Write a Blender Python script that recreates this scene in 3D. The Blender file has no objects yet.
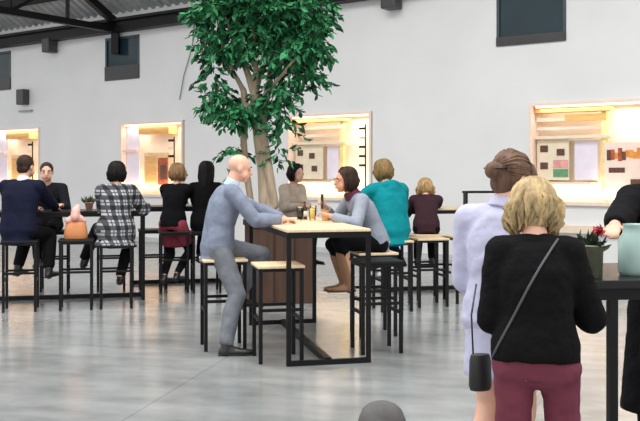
import bpy, math, random
import numpy as np
from mathutils import Vector as V, Matrix, Quaternion, noise

random.seed(7)
C = bpy.context.scene.collection
SC = bpy.context.scene
PI = math.pi
EYE, HORIZON, FPX = 1.5, 174.0, 900.0

# ------------------------------------------------------------------ camera, world, light, exposure
cam_data = bpy.data.cameras.new('camera')
cam = bpy.data.objects.new('camera', cam_data); C.objects.link(cam)
cam.location = (0, 0, EYE); cam.rotation_euler = (PI/2, 0, 0)
cam_data.sensor_width = 36; cam_data.lens = FPX/640*36
cam_data.shift_y = -(210.5-HORIZON)/640
cam_data.clip_end = 200
SC.camera = cam

world = bpy.data.worlds.new('daylight'); SC.world = world
world.use_nodes = True
bg = world.node_tree.nodes['Background']
bg.inputs[0].default_value = (0.99, 1.0, 0.995, 1); bg.inputs[1].default_value = 0.80

def area_light(name, loc, rot, sx, sy, power, color=(1, 1, 1), parent=None):
    l = bpy.data.lights.new(name, 'AREA'); l.shape = 'RECTANGLE'; l.size = sx; l.size_y = sy
    l.energy = power; l.color = color
    o = bpy.data.objects.new(name, l); C.objects.link(o)
    o.location = loc; o.rotation_euler = rot; o.parent = parent
    return o
# daylight falling through the glazed roof of the hall
area_light('skylight', (1.0, 7.0, 9.0), (math.radians(-6), math.radians(-4), 0), 12, 9, 1050, (1.0, 0.985, 0.96))

SC.view_settings.view_transform = 'Standard'
SC.view_settings.look = 'None'
SC.view_settings.gamma = 1.0
SC.view_settings.use_curve_mapping = False
SC.view_settings.exposure = 0.74

# ------------------------------------------------------------------ materials
MATS = {}
def srgb(r, g, b):
    f = lambda c: ((c/255+0.055)/1.055)**2.4 if c > 10 else c/255/12.92
    return (f(r), f(g), f(b), 1)

def mat(name, col, rough=0.6, metal=0.0, var=0.12, scale=8.0, bump=0.0, bscale=None, spec=None, stretch=(1, 1, 1),
        emit=None, alpha=None, trans=0.0, random_island=False, sheen=0.0):
    if name in MATS: return MATS[name]
    m = bpy.data.materials.new(name); m.use_nodes = True
    nt = m.node_tree; N = nt.nodes; L = nt.links
    b = N['Principled BSDF']
    b.inputs['Roughness'].default_value = rough; b.inputs['Metallic'].default_value = metal
    if spec is not None: b.inputs['Specular IOR Level'].default_value = spec
    if trans: b.inputs['Transmission Weight'].default_value = trans
    if sheen: b.inputs['Sheen Weight'].default_value = sheen
    tc = N.new('ShaderNodeTexCoord'); mp = N.new('ShaderNodeMapping'); mp.inputs['Scale'].default_value = stretch
    L.new(tc.outputs['Object'], mp.inputs['Vector'])
    no = N.new('ShaderNodeTexNoise'); no.inputs['Scale'].default_value = scale; no.inputs['Detail'].default_value = 4
    L.new(mp.outputs[0], no.inputs['Vector'])
    ra = N.new('ShaderNodeValToRGB')
    c = np.array(col[:3])
    ra.color_ramp.elements[0].position = 0.3; ra.color_ramp.elements[1].position = 0.7
    ra.color_ramp.elements[0].color = (*(c*(1-var)), 1); ra.color_ramp.elements[1].color = (*np.minimum(c*(1+var), 1), 1)
    L.new(no.outputs['Fac'], ra.inputs[0])
    if isinstance(random_island, tuple):
        ra.color_ramp.elements[0].color = random_island[0]; ra.color_ramp.elements[1].color = random_island[1]
    if random_island:
        g = N.new('ShaderNodeNewGeometry'); L.new(g.outputs['Random Per Island'], ra.inputs[0])
        ra.color_ramp.elements[0].position = 0; ra.color_ramp.elements[1].position = 1
    L.new(ra.outputs[0], b.inputs['Base Color'])
    if bump:
        n2 = N.new('ShaderNodeTexNoise'); n2.inputs['Scale'].default_value = bscale or scale*3; n2.inputs['Detail'].default_value = 3
        L.new(mp.outputs[0], n2.inputs['Vector'])
        bp = N.new('ShaderNodeBump'); bp.inputs['Strength'].default_value = bump; bp.inputs['Distance'].default_value = 0.02
        L.new(n2.outputs['Fac'], bp.inputs['Height']); L.new(bp.outputs[0], b.inputs['Normal'])
    if emit:
        b.inputs['Emission Color'].default_value = (*emit[0], 1); b.inputs['Emission Strength'].default_value = emit[1]
    MATS[name] = m
    return m

def plaid_mat(name, dark, mid, light, k=9.0):
    m = bpy.data.materials.new(name); m.use_nodes = True
    nt = m.node_tree; N = nt.nodes; L = nt.links; b = N['Principled BSDF']
    b.inputs['Roughness'].default_value = 0.9
    tc = N.new('ShaderNodeTexCoord'); sp = N.new('ShaderNodeSeparateXYZ'); L.new(tc.outputs['Object'], sp.inputs[0])
    def ma(op, a, bb=None):
        n = N.new('ShaderNodeMath'); n.operation = op
        for i, v in enumerate((a, bb)):
            if v is None: continue
            if isinstance(v, (int, float)): n.inputs[i].default_value = v
            else: L.new(v, n.inputs[i])
        return n.outputs[0]
    def stripes(src, ph):
        f = ma('FRACT', ma('ADD', ma('MULTIPLY', src, k), ph))
        wide = ma('LESS_THAN', f, 0.45)
        thin = ma('MULTIPLY', ma('GREATER_THAN', f, 0.68), ma('LESS_THAN', f, 0.78))
        return wide, thin
    hx = ma('ADD', sp.outputs[0], ma('MULTIPLY', sp.outputs[1], 0.8))
    w1, t1 = stripes(hx, 0.2); w2, t2 = stripes(sp.outputs[2], 0.1)
    v = ma('MULTIPLY', ma('ADD', w1, w2), 0.5)
    ra = N.new('ShaderNodeValToRGB'); L.new(v, ra.inputs[0])
    ra.color_ramp.interpolation = 'CONSTANT'
    e = ra.color_ramp.elements; e[0].color = light; e[0].position = 0; e[1].color = mid; e[1].position = 0.3
    e2 = ra.color_ramp.elements.new(0.8); e2.color = dark
    mx = N.new('ShaderNodeMixRGB'); L.new(ma('MAXIMUM', t1, t2), mx.inputs[0]); L.new(ra.outputs[0], mx.inputs[1]); mx.inputs[2].default_value = mid
    L.new(mx.outputs[0], b.inputs['Base Color'])
    MATS[name] = m; return m

def concrete():
    m = bpy.data.materials.new('polished_concrete'); m.use_nodes = True
    nt = m.node_tree; N = nt.nodes; L = nt.links; b = N['Principled BSDF']
    tc = N.new('ShaderNodeTexCoord')
    mp = N.new('ShaderNodeMapping'); mp.inputs['Rotation'].default_value = (0, 0, math.radians(13)); L.new(tc.outputs['Object'], mp.inputs[0])
    n1 = N.new('ShaderNodeTexNoise'); n1.inputs['Scale'].default_value = 0.9; n1.inputs['Detail'].default_value = 8; n1.inputs['Roughness'].default_value = 0.62
    L.new(mp.outputs[0], n1.inputs[0])
    mp2 = N.new('ShaderNodeMapping'); mp2.inputs['Scale'].default_value = (0.8, 1.9, 1); L.new(mp.outputs[0], mp2.inputs[0])
    n2 = N.new('ShaderNodeTexNoise'); n2.inputs['Scale'].default_value = 2.2; n2.inputs['Detail'].default_value = 6; L.new(mp2.outputs[0], n2.inputs[0])
    ra = N.new('ShaderNodeValToRGB'); ra.color_ramp.elements[0].position = 0.34; ra.color_ramp.elements[1].position = 0.68
    ra.color_ramp.elements[0].color = (0.17, 0.178, 0.178, 1); ra.color_ramp.elements[1].color = (0.37, 0.378, 0.376, 1)
    mixn = N.new('ShaderNodeMixRGB'); mixn.inputs[0].default_value = 0.45
    L.new(n1.outputs['Fac'], mixn.inputs[1]); L.new(n2.outputs['Fac'], mixn.inputs[2]); L.new(mixn.outputs[0], ra.inputs[0])
    br = N.new('ShaderNodeTexBrick'); br.offset = 0.0; br.inputs['Scale'].default_value = 1.0
    br.inputs['Brick Width'].default_value = 2.4; br.inputs['Row Height'].default_value = 2.4; br.inputs['Mortar Size'].default_value = 0.006
    br.inputs['Color1'].default_value = (1, 1, 1, 1); br.inputs['Color2'].default_value = (0.93, 0.94, 0.94, 1); br.inputs['Mortar'].default_value = (0.7, 0.7, 0.7, 1)
    L.new(mp.outputs[0], br.inputs['Vector'])
    mu = N.new('ShaderNodeMixRGB'); mu.blend_type = 'MULTIPLY'; mu.inputs[0].default_value = 1
    L.new(ra.outputs[0], mu.inputs[1]); L.new(br.outputs['Color'], mu.inputs[2]); L.new(mu.outputs[0], b.inputs['Base Color'])
    rr = N.new('ShaderNodeMapRange'); rr.inputs['To Min'].default_value = 0.12; rr.inputs['To Max'].default_value = 0.26
    L.new(n1.outputs['Fac'], rr.inputs[0]); L.new(rr.outputs[0], b.inputs['Roughness'])
    b.inputs['Specular IOR Level'].default_value = 0.6
    bp = N.new('ShaderNodeBump'); bp.inputs['Strength'].default_value = 0.06; bp.inputs['Distance'].default_value = 0.02
    L.new(n2.outputs['Fac'], bp.inputs['Height']); L.new(bp.outputs[0], b.inputs['Normal'])
    return m

def corrugated():
    return mat('corrugated_metal', srgb(172, 173, 175), 0.5, 0.0, 0.2, 3)

BLACK = mat('black_steel', (0.006, 0.006, 0.0065), 0.45, 0.0, 0.2, 20, spec=.22)
WOOD = mat('pale_plywood', srgb(226, 200, 164), 0.45, 0, 0.10, 5, 0.03, 30, stretch=(8, 1, 1))
WHITE = mat('white_paint', srgb(230, 230, 230), 0.75, 0, 0.03, 1.2, 0.02, 60)
SKIN = mat('skin', srgb(222, 172, 148), 0.5, 0, 0.06, 12)
SKIN2 = mat('tanned_skin', srgb(205, 150, 118), 0.5, 0, 0.06, 12)
EYEW = mat('eye_white', (0.5, 0.48, 0.46), 0.25, 0, 0.02)
LIP = mat('lips', srgb(185, 95, 92), 0.45)
def cloth(name, rgb, rough=0.9, var=0.14, bump=0.35, bscale=22, scale=10): return mat(name, srgb(*rgb), rough, 0, var, scale, bump, bscale, spec=.12)
def hairm(name, rgb, var=0.4): return mat(name, srgb(*rgb), 0.55, 0, var, 26, 0.3, 60, stretch=(1, 1, 0.25), spec=.2)

# ------------------------------------------------------------------ mesh building
def perp(d, hint=None):
    d = d.normalized()
    h = V(hint) if hint is not None else (V((1, 0, 0)) if abs(d.x) < 0.9 else V((0, 1, 0)))
    s = h - d*h.dot(d)
    if s.length < 1e-5:
        h = V((0, 1, 0)) if abs(d.y) < 0.9 else V((0, 0, 1)); s = h - d*h.dot(d)
    return s.normalized()

class MB:
    def __init__(self): self.v = []; self.f = []
    def add(self, vs, fs):
        o = len(self.v); self.v += [tuple(p) for p in vs]; self.f += [tuple(i+o for i in f) for f in fs]; return self
    def box(self, lo, hi):
        (a, b, c), (d, e, g) = lo, hi
        return self.add([(a, b, c), (d, b, c), (d, e, c), (a, e, c), (a, b, g), (d, b, g), (d, e, g), (a, e, g)],
                 [(3, 2, 1, 0), (4, 5, 6, 7), (0, 1, 5, 4), (1, 2, 6, 5), (2, 3, 7, 6), (3, 0, 4, 7)])
    def hexa(self, f, lo, hi):
        (a, b, c), (d, e, g) = lo, hi
        return self.add([f(*p) for p in [(a, b, c), (d, b, c), (d, e, c), (a, e, c), (a, b, g), (d, b, g), (d, e, g), (a, e, g)]],
                 [(3, 2, 1, 0), (4, 5, 6, 7), (0, 1, 5, 4), (1, 2, 6, 5), (2, 3, 7, 6), (3, 0, 4, 7)])
    def bar(self, p, q, w, h=None, side=None):
        p, q = V(p), V(q); h = h or w; d = q-p; s = perp(d, side or ((0, 0, 1) if abs(d.normalized().z) < 0.9 else (1, 0, 0))); t = d.normalized().cross(s)
        vs = [x + s*a*h/2 + t*b*w/2 for x in (p, q) for a, b in ((-1, -1), (1, -1), (1, 1), (-1, 1))]
        return self.add(vs, [(3, 2, 1, 0), (4, 5, 6, 7), (0, 1, 5, 4), (1, 2, 6, 5), (2, 3, 7, 6), (3, 0, 4, 7)])
    def rings(self, rings, cap=True):
        n = len(rings[0]); vs = [p for r in rings for p in r]; fs = []
        for i in range(len(rings)-1):
            for j in range(n):
                k = (j+1) % n; fs.append((i*n+j, i*n+k, (i+1)*n+k, (i+1)*n+j))
        if cap: fs.append(tuple(range(n-1, -1, -1))); fs.append(tuple((len(rings)-1)*n+j for j in range(n)))
        return self.add(vs, fs)
    def loft(self, pts, radii, side=None, n=20, cap=True, dome=False):
        pts = [V(p) for p in pts]; R = [(r, r) if isinstance(r, (int, float)) else r for r in radii]
        if dome:
            for end in (0, 1):
                p, r = (pts[0], R[0]) if end == 0 else (pts[-1], R[-1])
                d = (pts[0]-pts[1] if end == 0 else pts[-1]-pts[-2]).normalized(); m = min(r)
                ex = [(p + d*m*math.sin(a), (r[0]*math.cos(a)+1e-4, r[1]*math.cos(a)+1e-4)) for a in (0.5, 0.95, 1.35, 1.54)]
                if end == 0:
                    pts = [e[0] for e in reversed(ex)] + pts; R = [e[1] for e in reversed(ex)] + R
                else:
                    pts = pts + [e[0] for e in ex]; R = R + [e[1] for e in ex]
        rg = []; prev = None
        for i, p in enumerate(pts):
            d = (pts[min(i+1, len(pts)-1)] - pts[max(i-1, 0)])
            s = perp(d, side if side is not None else prev); prev = s; t = d.normalized().cross(s)
            rg.append([p + s*R[i][0]*math.cos(a) + t*R[i][1]*math.sin(a) for a in (2*PI*j/n for j in range(n))])
        return self.rings(rg, cap)
    def cone(self, p, q, r1, r2, n=14): return self.loft([p, q], [r1, r2], None, n, True, True)
    def ell(self, c, r, M=None, n=18, m=10):
        c = V(c); rg = []
        for i in range(m+1):
            a = PI*i/m; a = min(max(a, 0.02), PI-0.02)
            ring = []
            for j in range(n):
                b = 2*PI*j/n; p = V((r[0]*math.sin(a)*math.cos(b), r[1]*math.sin(a)*math.sin(b), -r[2]*math.cos(a)))
                ring.append(c + (M @ p if M else p))
            rg.append(ring)
        return self.rings(rg)
    def lathe(self, prof, c=(0, 0, 0), n=24):
        c = V(c); return self.rings([[c+V((r*math.cos(2*PI*j/n), r*math.sin(2*PI*j/n), z)) for j in range(n)] for r, z in prof])
    def mesh(self, name):
        me = bpy.data.meshes.new(name); me.from_pydata(self.v, [], self.f); me.update(); return me

def link(name, me, m, parent=None, smooth=False):
    o = bpy.data.objects.new(name, me); C.objects.link(o); o.parent = parent
    if not me.materials: me.materials.append(m)
    if smooth: me.polygons.foreach_set('use_smooth', [True]*len(me.polygons))
    return o
def obj(name, mb, m, parent=None, smooth=False, bevel=0.0):
    o = link(name, mb.mesh(name), m, parent, smooth)
    if bevel:
        b = o.modifiers.new('bevel', 'BEVEL'); b.width = bevel; b.segments = 2; b.limit_method = 'ANGLE'
    return o
FOLDS = bpy.data.textures.new('folds', 'CLOUDS'); FOLDS.noise_scale = 0.09; FOLDS.noise_depth = 2
def melt(name, mb, m, parent, voxel=0.01, smooth=4, folds=0.0, extra=None):
    """one continuous skin grown over overlapping volumes"""
    t = bpy.data.objects.new('t', mb.mesh('t')); C.objects.link(t)
    r = t.modifiers.new('r', 'REMESH'); r.mode = 'VOXEL'; r.voxel_size = voxel; r.use_smooth_shade = True
    if smooth:
        s = t.modifiers.new('s', 'SMOOTH'); s.factor = 0.5; s.iterations = smooth
    if folds:
        d = t.modifiers.new('d', 'DISPLACE'); d.texture = FOLDS; d.strength = folds; d.mid_level = 0.4; d.texture_coords = 'LOCAL'
    me = bpy.data.meshes.new_from_object(t.evaluated_get(bpy.context.evaluated_depsgraph_get()))
    bpy.data.objects.remove(t)
    me.name = name
    if extra:
        b2 = extra.mesh('e'); base = [tuple(v.co) for v in me.vertices]; fs = [tuple(p.vertices) for p in me.polygons]
        q = MB(); q.v = base; q.f = fs; q.add(extra.v, extra.f); me = q.mesh(name)
    me.materials.clear()
    return link(name, me, m, parent, True)

def thing(name, label, cat, loc=(0, 0, 0), rz=0, group=None):
    o = bpy.data.objects.new(name, None); C.objects.link(o); o.empty_display_size = 0.1
    o.location = loc; o.rotation_euler = (0, 0, rz)
    return tag(o, label, cat, group)
def tag(o, label, cat, group=None):
    o['label'] = label; o['category'] = cat
    if group: o['group'] = group
    return o
def struct(name, mb, m, parent=None, smooth=False):
    o = obj(name, mb, m, parent, smooth)
    if parent is None: o['kind'] = 'structure'
    return o
def dup(root, loc, rz, label, group=None):
    r = root.copy(); C.objects.link(r); r.location = loc; r.rotation_euler = (0, 0, rz); r['label'] = label
    if group: r['group'] = group
    for ch in root.children:
        c = ch.copy(); C.objects.link(c); c.parent = r
        for g in ch.children:
            d = g.copy(); C.objects.link(d); d.parent = c
    return r
def at(px, Y, py=None):
    z = EYE - (py-HORIZON)*Y/FPX if py is not None else 0
    return V(((px-320)*Y/FPX, Y, z))
GRID = math.radians(13)

# ------------------------------------------------------------------ the shell
WP, WU, WN = V((3.87, 14.5, 0)), V((0.816, -0.578, 0)), V((-0.578, -0.816, 0))
def W(t, o, h): return WP + WU*t + WN*o + V((0, 0, h))        # along the wall, out of the wall, height
T0, T1, TOP = -22.0, 7.0, 6.2
niches = [(-15.12, -13.18), (-10.28, -8.30), (-5.52, -3.56), (-0.52, 1.44)]
NB, NT, ND = 1.0, 2.66, 0.42
wins = [(-15.5, -14.33), (-10.8, -9.68), (-5.95, -4.83), (-1.10, 0.10), (3.75, 4.93)]
WB, WT = 3.66, 4.62

floor = MB().box((-30, -6, -0.1), (22, 34, 0)); struct('floor', floor, concrete())
wb = MB()
ts = sorted({T0, T1, *[a for n in niches for a in n], *[a for n in wins for a in n]})
hs = [0, NB, NT, WB, WT, TOP]
for a, b in zip(ts, ts[1:]):
    tm = (a+b)/2
    for c, d in zip(hs, hs[1:]):
        hm = (c+d)/2
        if c == NB and any(n[0] < tm < n[1] for n in niches): continue
        if c == WB and any(n[0] < tm < n[1] for n in wins): continue
        wb.hexa(W, (a, -0.5, c), (b, 0, d))
for a, b in niches: wb.hexa(W, (a, -0.5, NB), (b, -ND, NT))
struct('wall_back', wb, WHITE)
# windows: dark glass set back in white reveals
glass = mat('dark_glass', srgb(38, 56, 64), 0.14, 0, 0.15, 1.5, spec=.3)
frame_m = mat('dark_window_frame', srgb(58, 56, 58), 0.5)
for i, (a, b) in enumerate(wins):
    g = MB().hexa(W, (a, -0.06, WB), (b, -0.02, WT))
    w = struct('window_%d' % (i+1), g, glass)
    f = MB()
    for lo, hi in (((a, -0.03, WB), (a+0.05, 0.012, WT)), ((b-0.05, -0.03, WB), (b, 0.012, WT)), ((a+.05, -0.03, WT-0.06), (b-.05, 0.012, WT))):
        f.hexa(W, lo, hi)
    obj('window_frame', f, mat('slate_frame', srgb(48, 66, 74), 0.4), w)
    obj('window_sill', MB().hexa(W, (a, -0.02, WB-.02), (b, 0.03, WB+(0.13 if i > 2 else 0.30))), frame_m, w)
# low pale ledge along the foot of the wall
struct('trim_1', MB().hexa(W, (-1.0, 0, 0.56), (1.6, 0.10, 0.68)), mat('cream_ledge', srgb(238, 218, 196), 0.6, 0, 0.05))
struct('baseboard_back', MB().hexa(W, (T0, 0, 0), (T1, 0.02, 0.10)), mat('grey_skirting', srgb(196, 196, 198), 0.6))

# roof: eaves beam, corrugated sheets rising into the hall, trusses
EAVE = 4.72; SL = 0.55
eb = MB().hexa(W, (T0, 0.02, EAVE-0.02), (T1, 0.26, EAVE+0.06)); eb.hexa(W, (T0, 0.1, EAVE+0.06), (T1, 0.16, EAVE+0.22)); eb.hexa(W, (T0, 0.02, EAVE+0.22), (T1, 0.26, EAVE+0.28))
struct('beam_eaves', eb, BLACK)
rf = MB(); rg = []
nw = 420; t = T0
while t < T1:
    for dt, dz in ((0, 0), (0.09, 0), (0.12, 0.05), (0.21, 0.05)):
        rg.append((t+dt, dz))
    t += 0.24
vs = []; fs = []
for (t, dz) in rg:
    for s in (0.0, 6.5): 
        vs.append(W(t, s, EAVE+0.42+SL*s+dz)); 
for i in range(len(rg)-1): fs.append((2*i, 2*i+2, 2*i+3, 2*i+1))
rf.add(vs, fs)
rfo = struct('roof', rf, corrugated()); so = rfo.modifiers.new('s', 'SOLIDIFY'); so.thickness = 0.03
pur = MB()
for s in (0.9, 2.1, 3.3, 4.5, 5.7): pur.hexa(lambda t, o, h: W(t, o, h+SL*o), (T0, s-0.04, EAVE+0.24), (T1, s+0.04, EAVE+0.40))
struct('beam_purlins', pur, BLACK)
for i, tt in enumerate((-15.3, -10.35, -5.4)):
    tr = MB()
    tr.bar(W(tt, 0.1, EAVE+0.05), W(tt, 6.5, EAVE+0.05), 0.12, 0.14)
    tr.bar(W(tt, 0.0, EAVE+0.16), W(tt, 6.5, EAVE+0.16+SL*6.5), 0.14, 0.16)
    tr.bar(W(tt, 0.1, EAVE-0.5), W(tt, 0.1, EAVE+0.1), 0.2, 0.16)
    for s in (1.45, 2.9, 4.35, 5.8):
        tr.bar(W(tt, s, EAVE+0.05), W(tt, s, EAVE+0.16+SL*s), 0.07)
        tr.bar(W(tt, s, EAVE+0.05), W(tt, s-1.45, EAVE+0.16+SL*(s-1.45)), 0.07)
    struct('beam_truss_%d' % (i+1), tr, BLACK)

# ------------------------------------------------------------------ lit display niches
CREAM = mat('cream_board', srgb(250, 236, 218), 0.7, 0, 0.03)
BEIGE = mat('beige_board', srgb(236, 222, 198), 0.7, 0, 0.06)
OCHRE = mat('ochre_wood', srgb(222, 170, 104), 0.55, 0, 0.15, 4, stretch=(1, 1, 8))
PINKB = mat('blush_board', srgb(244, 222, 208), 0.7, 0, 0.04)
LED = mat('led_strip', (1, 0.85, 0.65), 0.5, emit=((1.0, 0.86, 0.66), 1.2))
PICD = mat('dark_print', srgb(96, 62, 48), 0.6, 0, 0.5, 40)
PICR = mat('russet_print', srgb(176, 84, 50), 0.6, 0, 0.5, 18)
PICG = mat('green_print', srgb(100, 150, 110), 0.6, 0, 0.2, 12)
PICP = mat('pink_print', srgb(226, 160, 156), 0.6, 0, 0.2, 12)
PICO = mat('orange_print', srgb(236, 150, 70), 0.6, 0, 0.3, 9)
LAV = mat('pale_lilac_board', srgb(232, 224, 240), 0.6, 0, 0.03)
def NX(t0):
    return lambda t, o, h: W(t0+t, o, h)
def panel(root, t0, name, a, b, h0, h1, o0, m, th=0.03, label=None):
    p = obj(name, MB().hexa(NX(t0), (a, o0, h0), (b, o0+th, h1)), m, root, bevel=0.003)
    if label: p['label'] = label
    return p
def display(t0, label, variant):
    r = thing('display_case', label, 'display case', (0, 0, 0), group='lit display cases in the wall')
    w = 1.94; f = NX(t0)
    fr = MB()
    for lo, hi in (((0, -0.4, NT-0.05), (w, 0.03, NT)), ((0, -0.4, NB), (w, 0.06, NB+0.06)), ((0, -0.4, NB+.06), (0.04, 0.03, NT-.05)), ((w-0.04, -0.4, NB+.06), (w, 0.03, NT-.05))):
        fr.hexa(f, lo, hi)
    obj('frame', fr, PINKB, r)
    panel(r, t0, 'back_panel', 0.04, w-0.04, NB+.06, NT-.05, -0.41, CREAM, 0.02)
    obj('lamp_strip', MB().hexa(f, (0.1, -0.05, NT-0.08), (w-0.1, -0.01, NT-0.055)), LED, r)
    c = f(w/2, -0.16, NT-0.1)
    area_light('case_light', c, (0, 0, math.atan2(WU.y, WU.x)), w-0.3, 0.3, 9, (1.0, 0.86, 0.66), r)
    area_light('case_uplight', f(w/2, -0.1, NB+0.1), (PI, 0, math.atan2(WU.y, WU.x)), w-0.3, 0.2, 8, (1.0, 0.87, 0.68), r)
    # boards common to the cases
    if variant in (3, 4):
        panel(r, t0, 'rail', 0.05, 1.30, 2.50, 2.58, -0.28, OCHRE, 0.2)
        panel(r, t0, 'rail', 0.05, 1.22, 2.36, 2.43, -0.22, BEIGE, 0.06)
        panel(r, t0, 'sign_board', 0.55, 1.22, 2.36, 2.46, -0.15, OCHRE if variant == 4 else BEIGE, 0.02)
        panel(r, t0, 'rail', 0.05, 1.30, 2.07, 2.12, -0.3, BEIGE, 0.22)
        panel(r, t0, 'rail', 0.05, 1.22, 2.22, 2.27, -0.26, PINKB, 0.05)
        panel(r, t0, 'shelf', 0.05, 1.0, 1.33, 1.37, -0.38, BEIGE, 0.34)
        b = panel(r, t0, 'picture_board', 0.06, 0.60 if variant == 4 else 0.72, 1.40, 2.06, -0.2, BEIGE, 0.03)
        sq = [(0.12, 1.86, PICD), (0.12, 1.58, PICD), (0.40, 1.80, PICD)] + ([(0.34, 1.60, PICP), (0.34, 1.45, PICG)] if variant == 4 else [(0.12, 1.44, PICD), (0.46, 1.55, PICD)])
        for (x, h, m) in sq:
            big = m in (PICP, PICG)
            obj('print', MB().hexa(f, (x, -0.17, h), (x+(0.25 if big else 0.13), -0.16, h+(0.13 if big else 0.11))), m, b)
        panel(r, t0, 'white_screen', 0.68 if variant == 4 else 0.8, 1.06, 1.40, 2.04, -0.24, LAV, 0.03)
        panel(r, t0, 'post', 1.14, 1.22, NB+.06, 2.5, -0.24, mat('yellow_post', srgb(240, 226, 160), 0.6), 0.1)
        if variant == 4:
            pb = panel(r, t0, 'poster', 1.20, 1.86, 1.08, 2.0, -0.12, PINKB, 0.02, 'blush poster with russet picture and small dark caption')
            rn = random.Random(3)
            for k in range(9):
                x = 1.24+0.058*k
                obj('print', MB().hexa(f, (x, -0.10, 1.70+rn.uniform(0, .06)), (x+0.065, -0.095, 1.86+rn.uniform(-.03, .06))), (PICD, PICR, PICO, PICR, PICD, PICO)[k % 6] if k < 6 else PICO, pb)
            obj('print', MB().hexa(f, (1.27, -0.10, 1.52), (1.52, -0.095, 1.60)), PICD, pb)
            fm = panel(r, t0, 'picture_frame', 1.62, 1.92, 1.08, 1.42, -0.08, PICD, 0.03)
        else:
            bar = MB(); bar.bar(f(1.84, 0.05, 1.2), f(1.84, 0.05, 2.42), 0.025)
            rk = obj('leaflet_rack', bar, BLACK, r)
            for k in range(5):
                h = 2.36-0.17*k
                obj('leaflet', MB().hexa(f, (1.71, 0.03, h-0.04), (1.84, 0.07, h)), (BEIGE, BLACK)[1 if k != 1 else 0], rk)
    else:
        panel(r, t0, 'side_board', 0.05, 0.46, 1.28, 2.58, -0.15, LAV, 0.03)
        panel(r, t0, 'rail', 0.05, 0.50, 2.0, 2.05, -0.12, PINKB, 0.12)
        panel(r, t0, 'canopy', 0.52, 1.46, 2.38, 2.58, -0.3, OCHRE, 0.26)
        pb = panel(r, t0, 'poster', 0.55, 1.34, 1.20, 1.98, -0.2, mat('sand_board', srgb(240, 208, 160), 0.7), 0.02)
        obj('print', MB().hexa(f, (1.0, -0.18, 1.26), (1.30, -0.17, 1.86)), PICR, pb)
        obj('print', MB().hexa(f, (1.08, -0.17, 1.38), (1.26, -0.16, 1.70)), PICD, pb)
        obj('print', MB().hexa(f, (0.60, -0.18, 1.30), (0.95, -0.17, 1.9)), OCHRE, pb)
        bar = MB(); bar.bar(f(1.72, 0.05, 1.3), f(1.72, 0.05, 2.3), 0.025)
        rk = obj('leaflet_rack', bar, BLACK, r)
        for k in range(5):
            h = 2.25-0.17*k
            obj('leaflet', MB().hexa(f, (1.56, 0.03, h-0.05), (1.72, 0.07, h)), BEIGE if k % 2 else BLACK, rk)
    return r
display(niches[0][0], 'lit display case in the wall behind the navy-suited man, farthest from camera', 1)
display(niches[1][0], 'lit display case in the wall between plaid-coated woman and pair of dark-clad women', 2)
display(niches[2][0], 'lit display case in the wall just right of the tree trunk', 3)
display(niches[3][0], 'largest lit display case in the wall with russet poster, behind the blond woman', 4)

# wall fittings
dk = mat('dark_fitting', srgb(66, 64, 66), 0.5)
def wall_box(name, tt, h0, h1, w, label, cat):
    b = MB().hexa(W, (tt-w/2, 0.03, h0), (tt+w/2, 0.3, h1))
    o = obj(name, b, dk, None, bevel=0.02)
    tag(o, label, cat); return o
wall_box('wall_speaker', -12.6, 4.42, 4.76, 0.26, 'small dark wall speaker just under the eaves at left', 'speaker')
wall_box('wall_speaker', -3.06, 4.46, 4.76, 0.30, 'small dark wall speaker high on white wall right of the tree', 'speaker')
k = at(31.5, 22, 99)
sp = thing('wall_speaker_box', 'dark box speaker on white wall above the leftmost display case', 'lamp')  # dark speaker box on the wall, gives no light
obj('speaker_body', MB().hexa(W, (-13.86, 0.0, 3.22), (-13.58, 0.2, 3.60)), dk, sp, bevel=0.02)
obj('bracket', MB().hexa(W, (-13.95, 0.0, 3.05), (-13.45, 0.06, 3.09)), mat('grey_bracket', srgb(150, 150, 152), 0.5), sp)
cb = MB(); cb.loft([W(-8.0, 0.02, 4.7), W(-8.05, 0.03, 4.2), W(-8.3, 0.03, 3.6), W(-8.42, 0.03, 3.1)], [0.012]*4, n=6)
tag(obj('wall_cable', cb, mat('grey_cable', srgb(150, 150, 152), 0.6), None, True), 'thin grey cable hanging down white wall left of tree crown', 'cable')

# ------------------------------------------------------------------ bar tables and stools
def make_table(name, label, L, Wd, H, loc, rz, top_m, group='bar tables'):
    """origin: centre of the table on the floor; long axis = local Y"""
    r = thing(name, label, 'table', loc, rz, group)
    x, y, q = Wd/2, L/2, 0.035
    obj('tabletop', MB().box((-x, -y, H-0.022), (x, y, H)), top_m, r, bevel=0.003)
    fr = MB()
    zt = H-0.022-0.0225
    for sy in (-1, 1): fr.bar((-x, sy*(y-q/2), zt), (x, sy*(y-q/2), zt), 0.04, 0.045)
    for sx in (-1, 1): fr.bar((sx*(x-q/2), -y+q, zt), (sx*(x-q/2), y-q, zt), q, 0.045)
    obj('top_frame', fr, BLACK, r)
    for sx in (-1, 1):
        for sy in (-1, 1):
            obj('leg', MB().box((sx*x-(q if sx > 0 else 0), sy*y-(q if sy > 0 else 0), 0.0), (sx*x+(q if sx < 0 else 0), sy*y+(q if sy < 0 else 0), H-0.067)), BLACK, r)
    for sy in (-1, 1): obj('floor_bar', MB().box((-x+q, sy*(y-q/2)-q/2, 0), (x-q, sy*(y-q/2)+q/2, 0.04)), BLACK, r)
    obj('stretcher', MB().box((-.025, -y+q, 0.0), (.025, y-q, 0.05)), BLACK, r)
    return r
UG, VG = V((-math.sin(GRID), math.cos(GRID), 0)), V((math.cos(GRID), math.sin(GRID), 0))
A = V((-0.257, 7.0, 0))
TL, TW, TH = 2.0, 0.68, 1.065
NC = A + VG*TW/2 + UG*TL/2
make_table('bar_table', 'pale wood bar table with black steel frame, nearest table standing clear at centre', TL, TW, TH, NC, GRID, WOOD)

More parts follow.
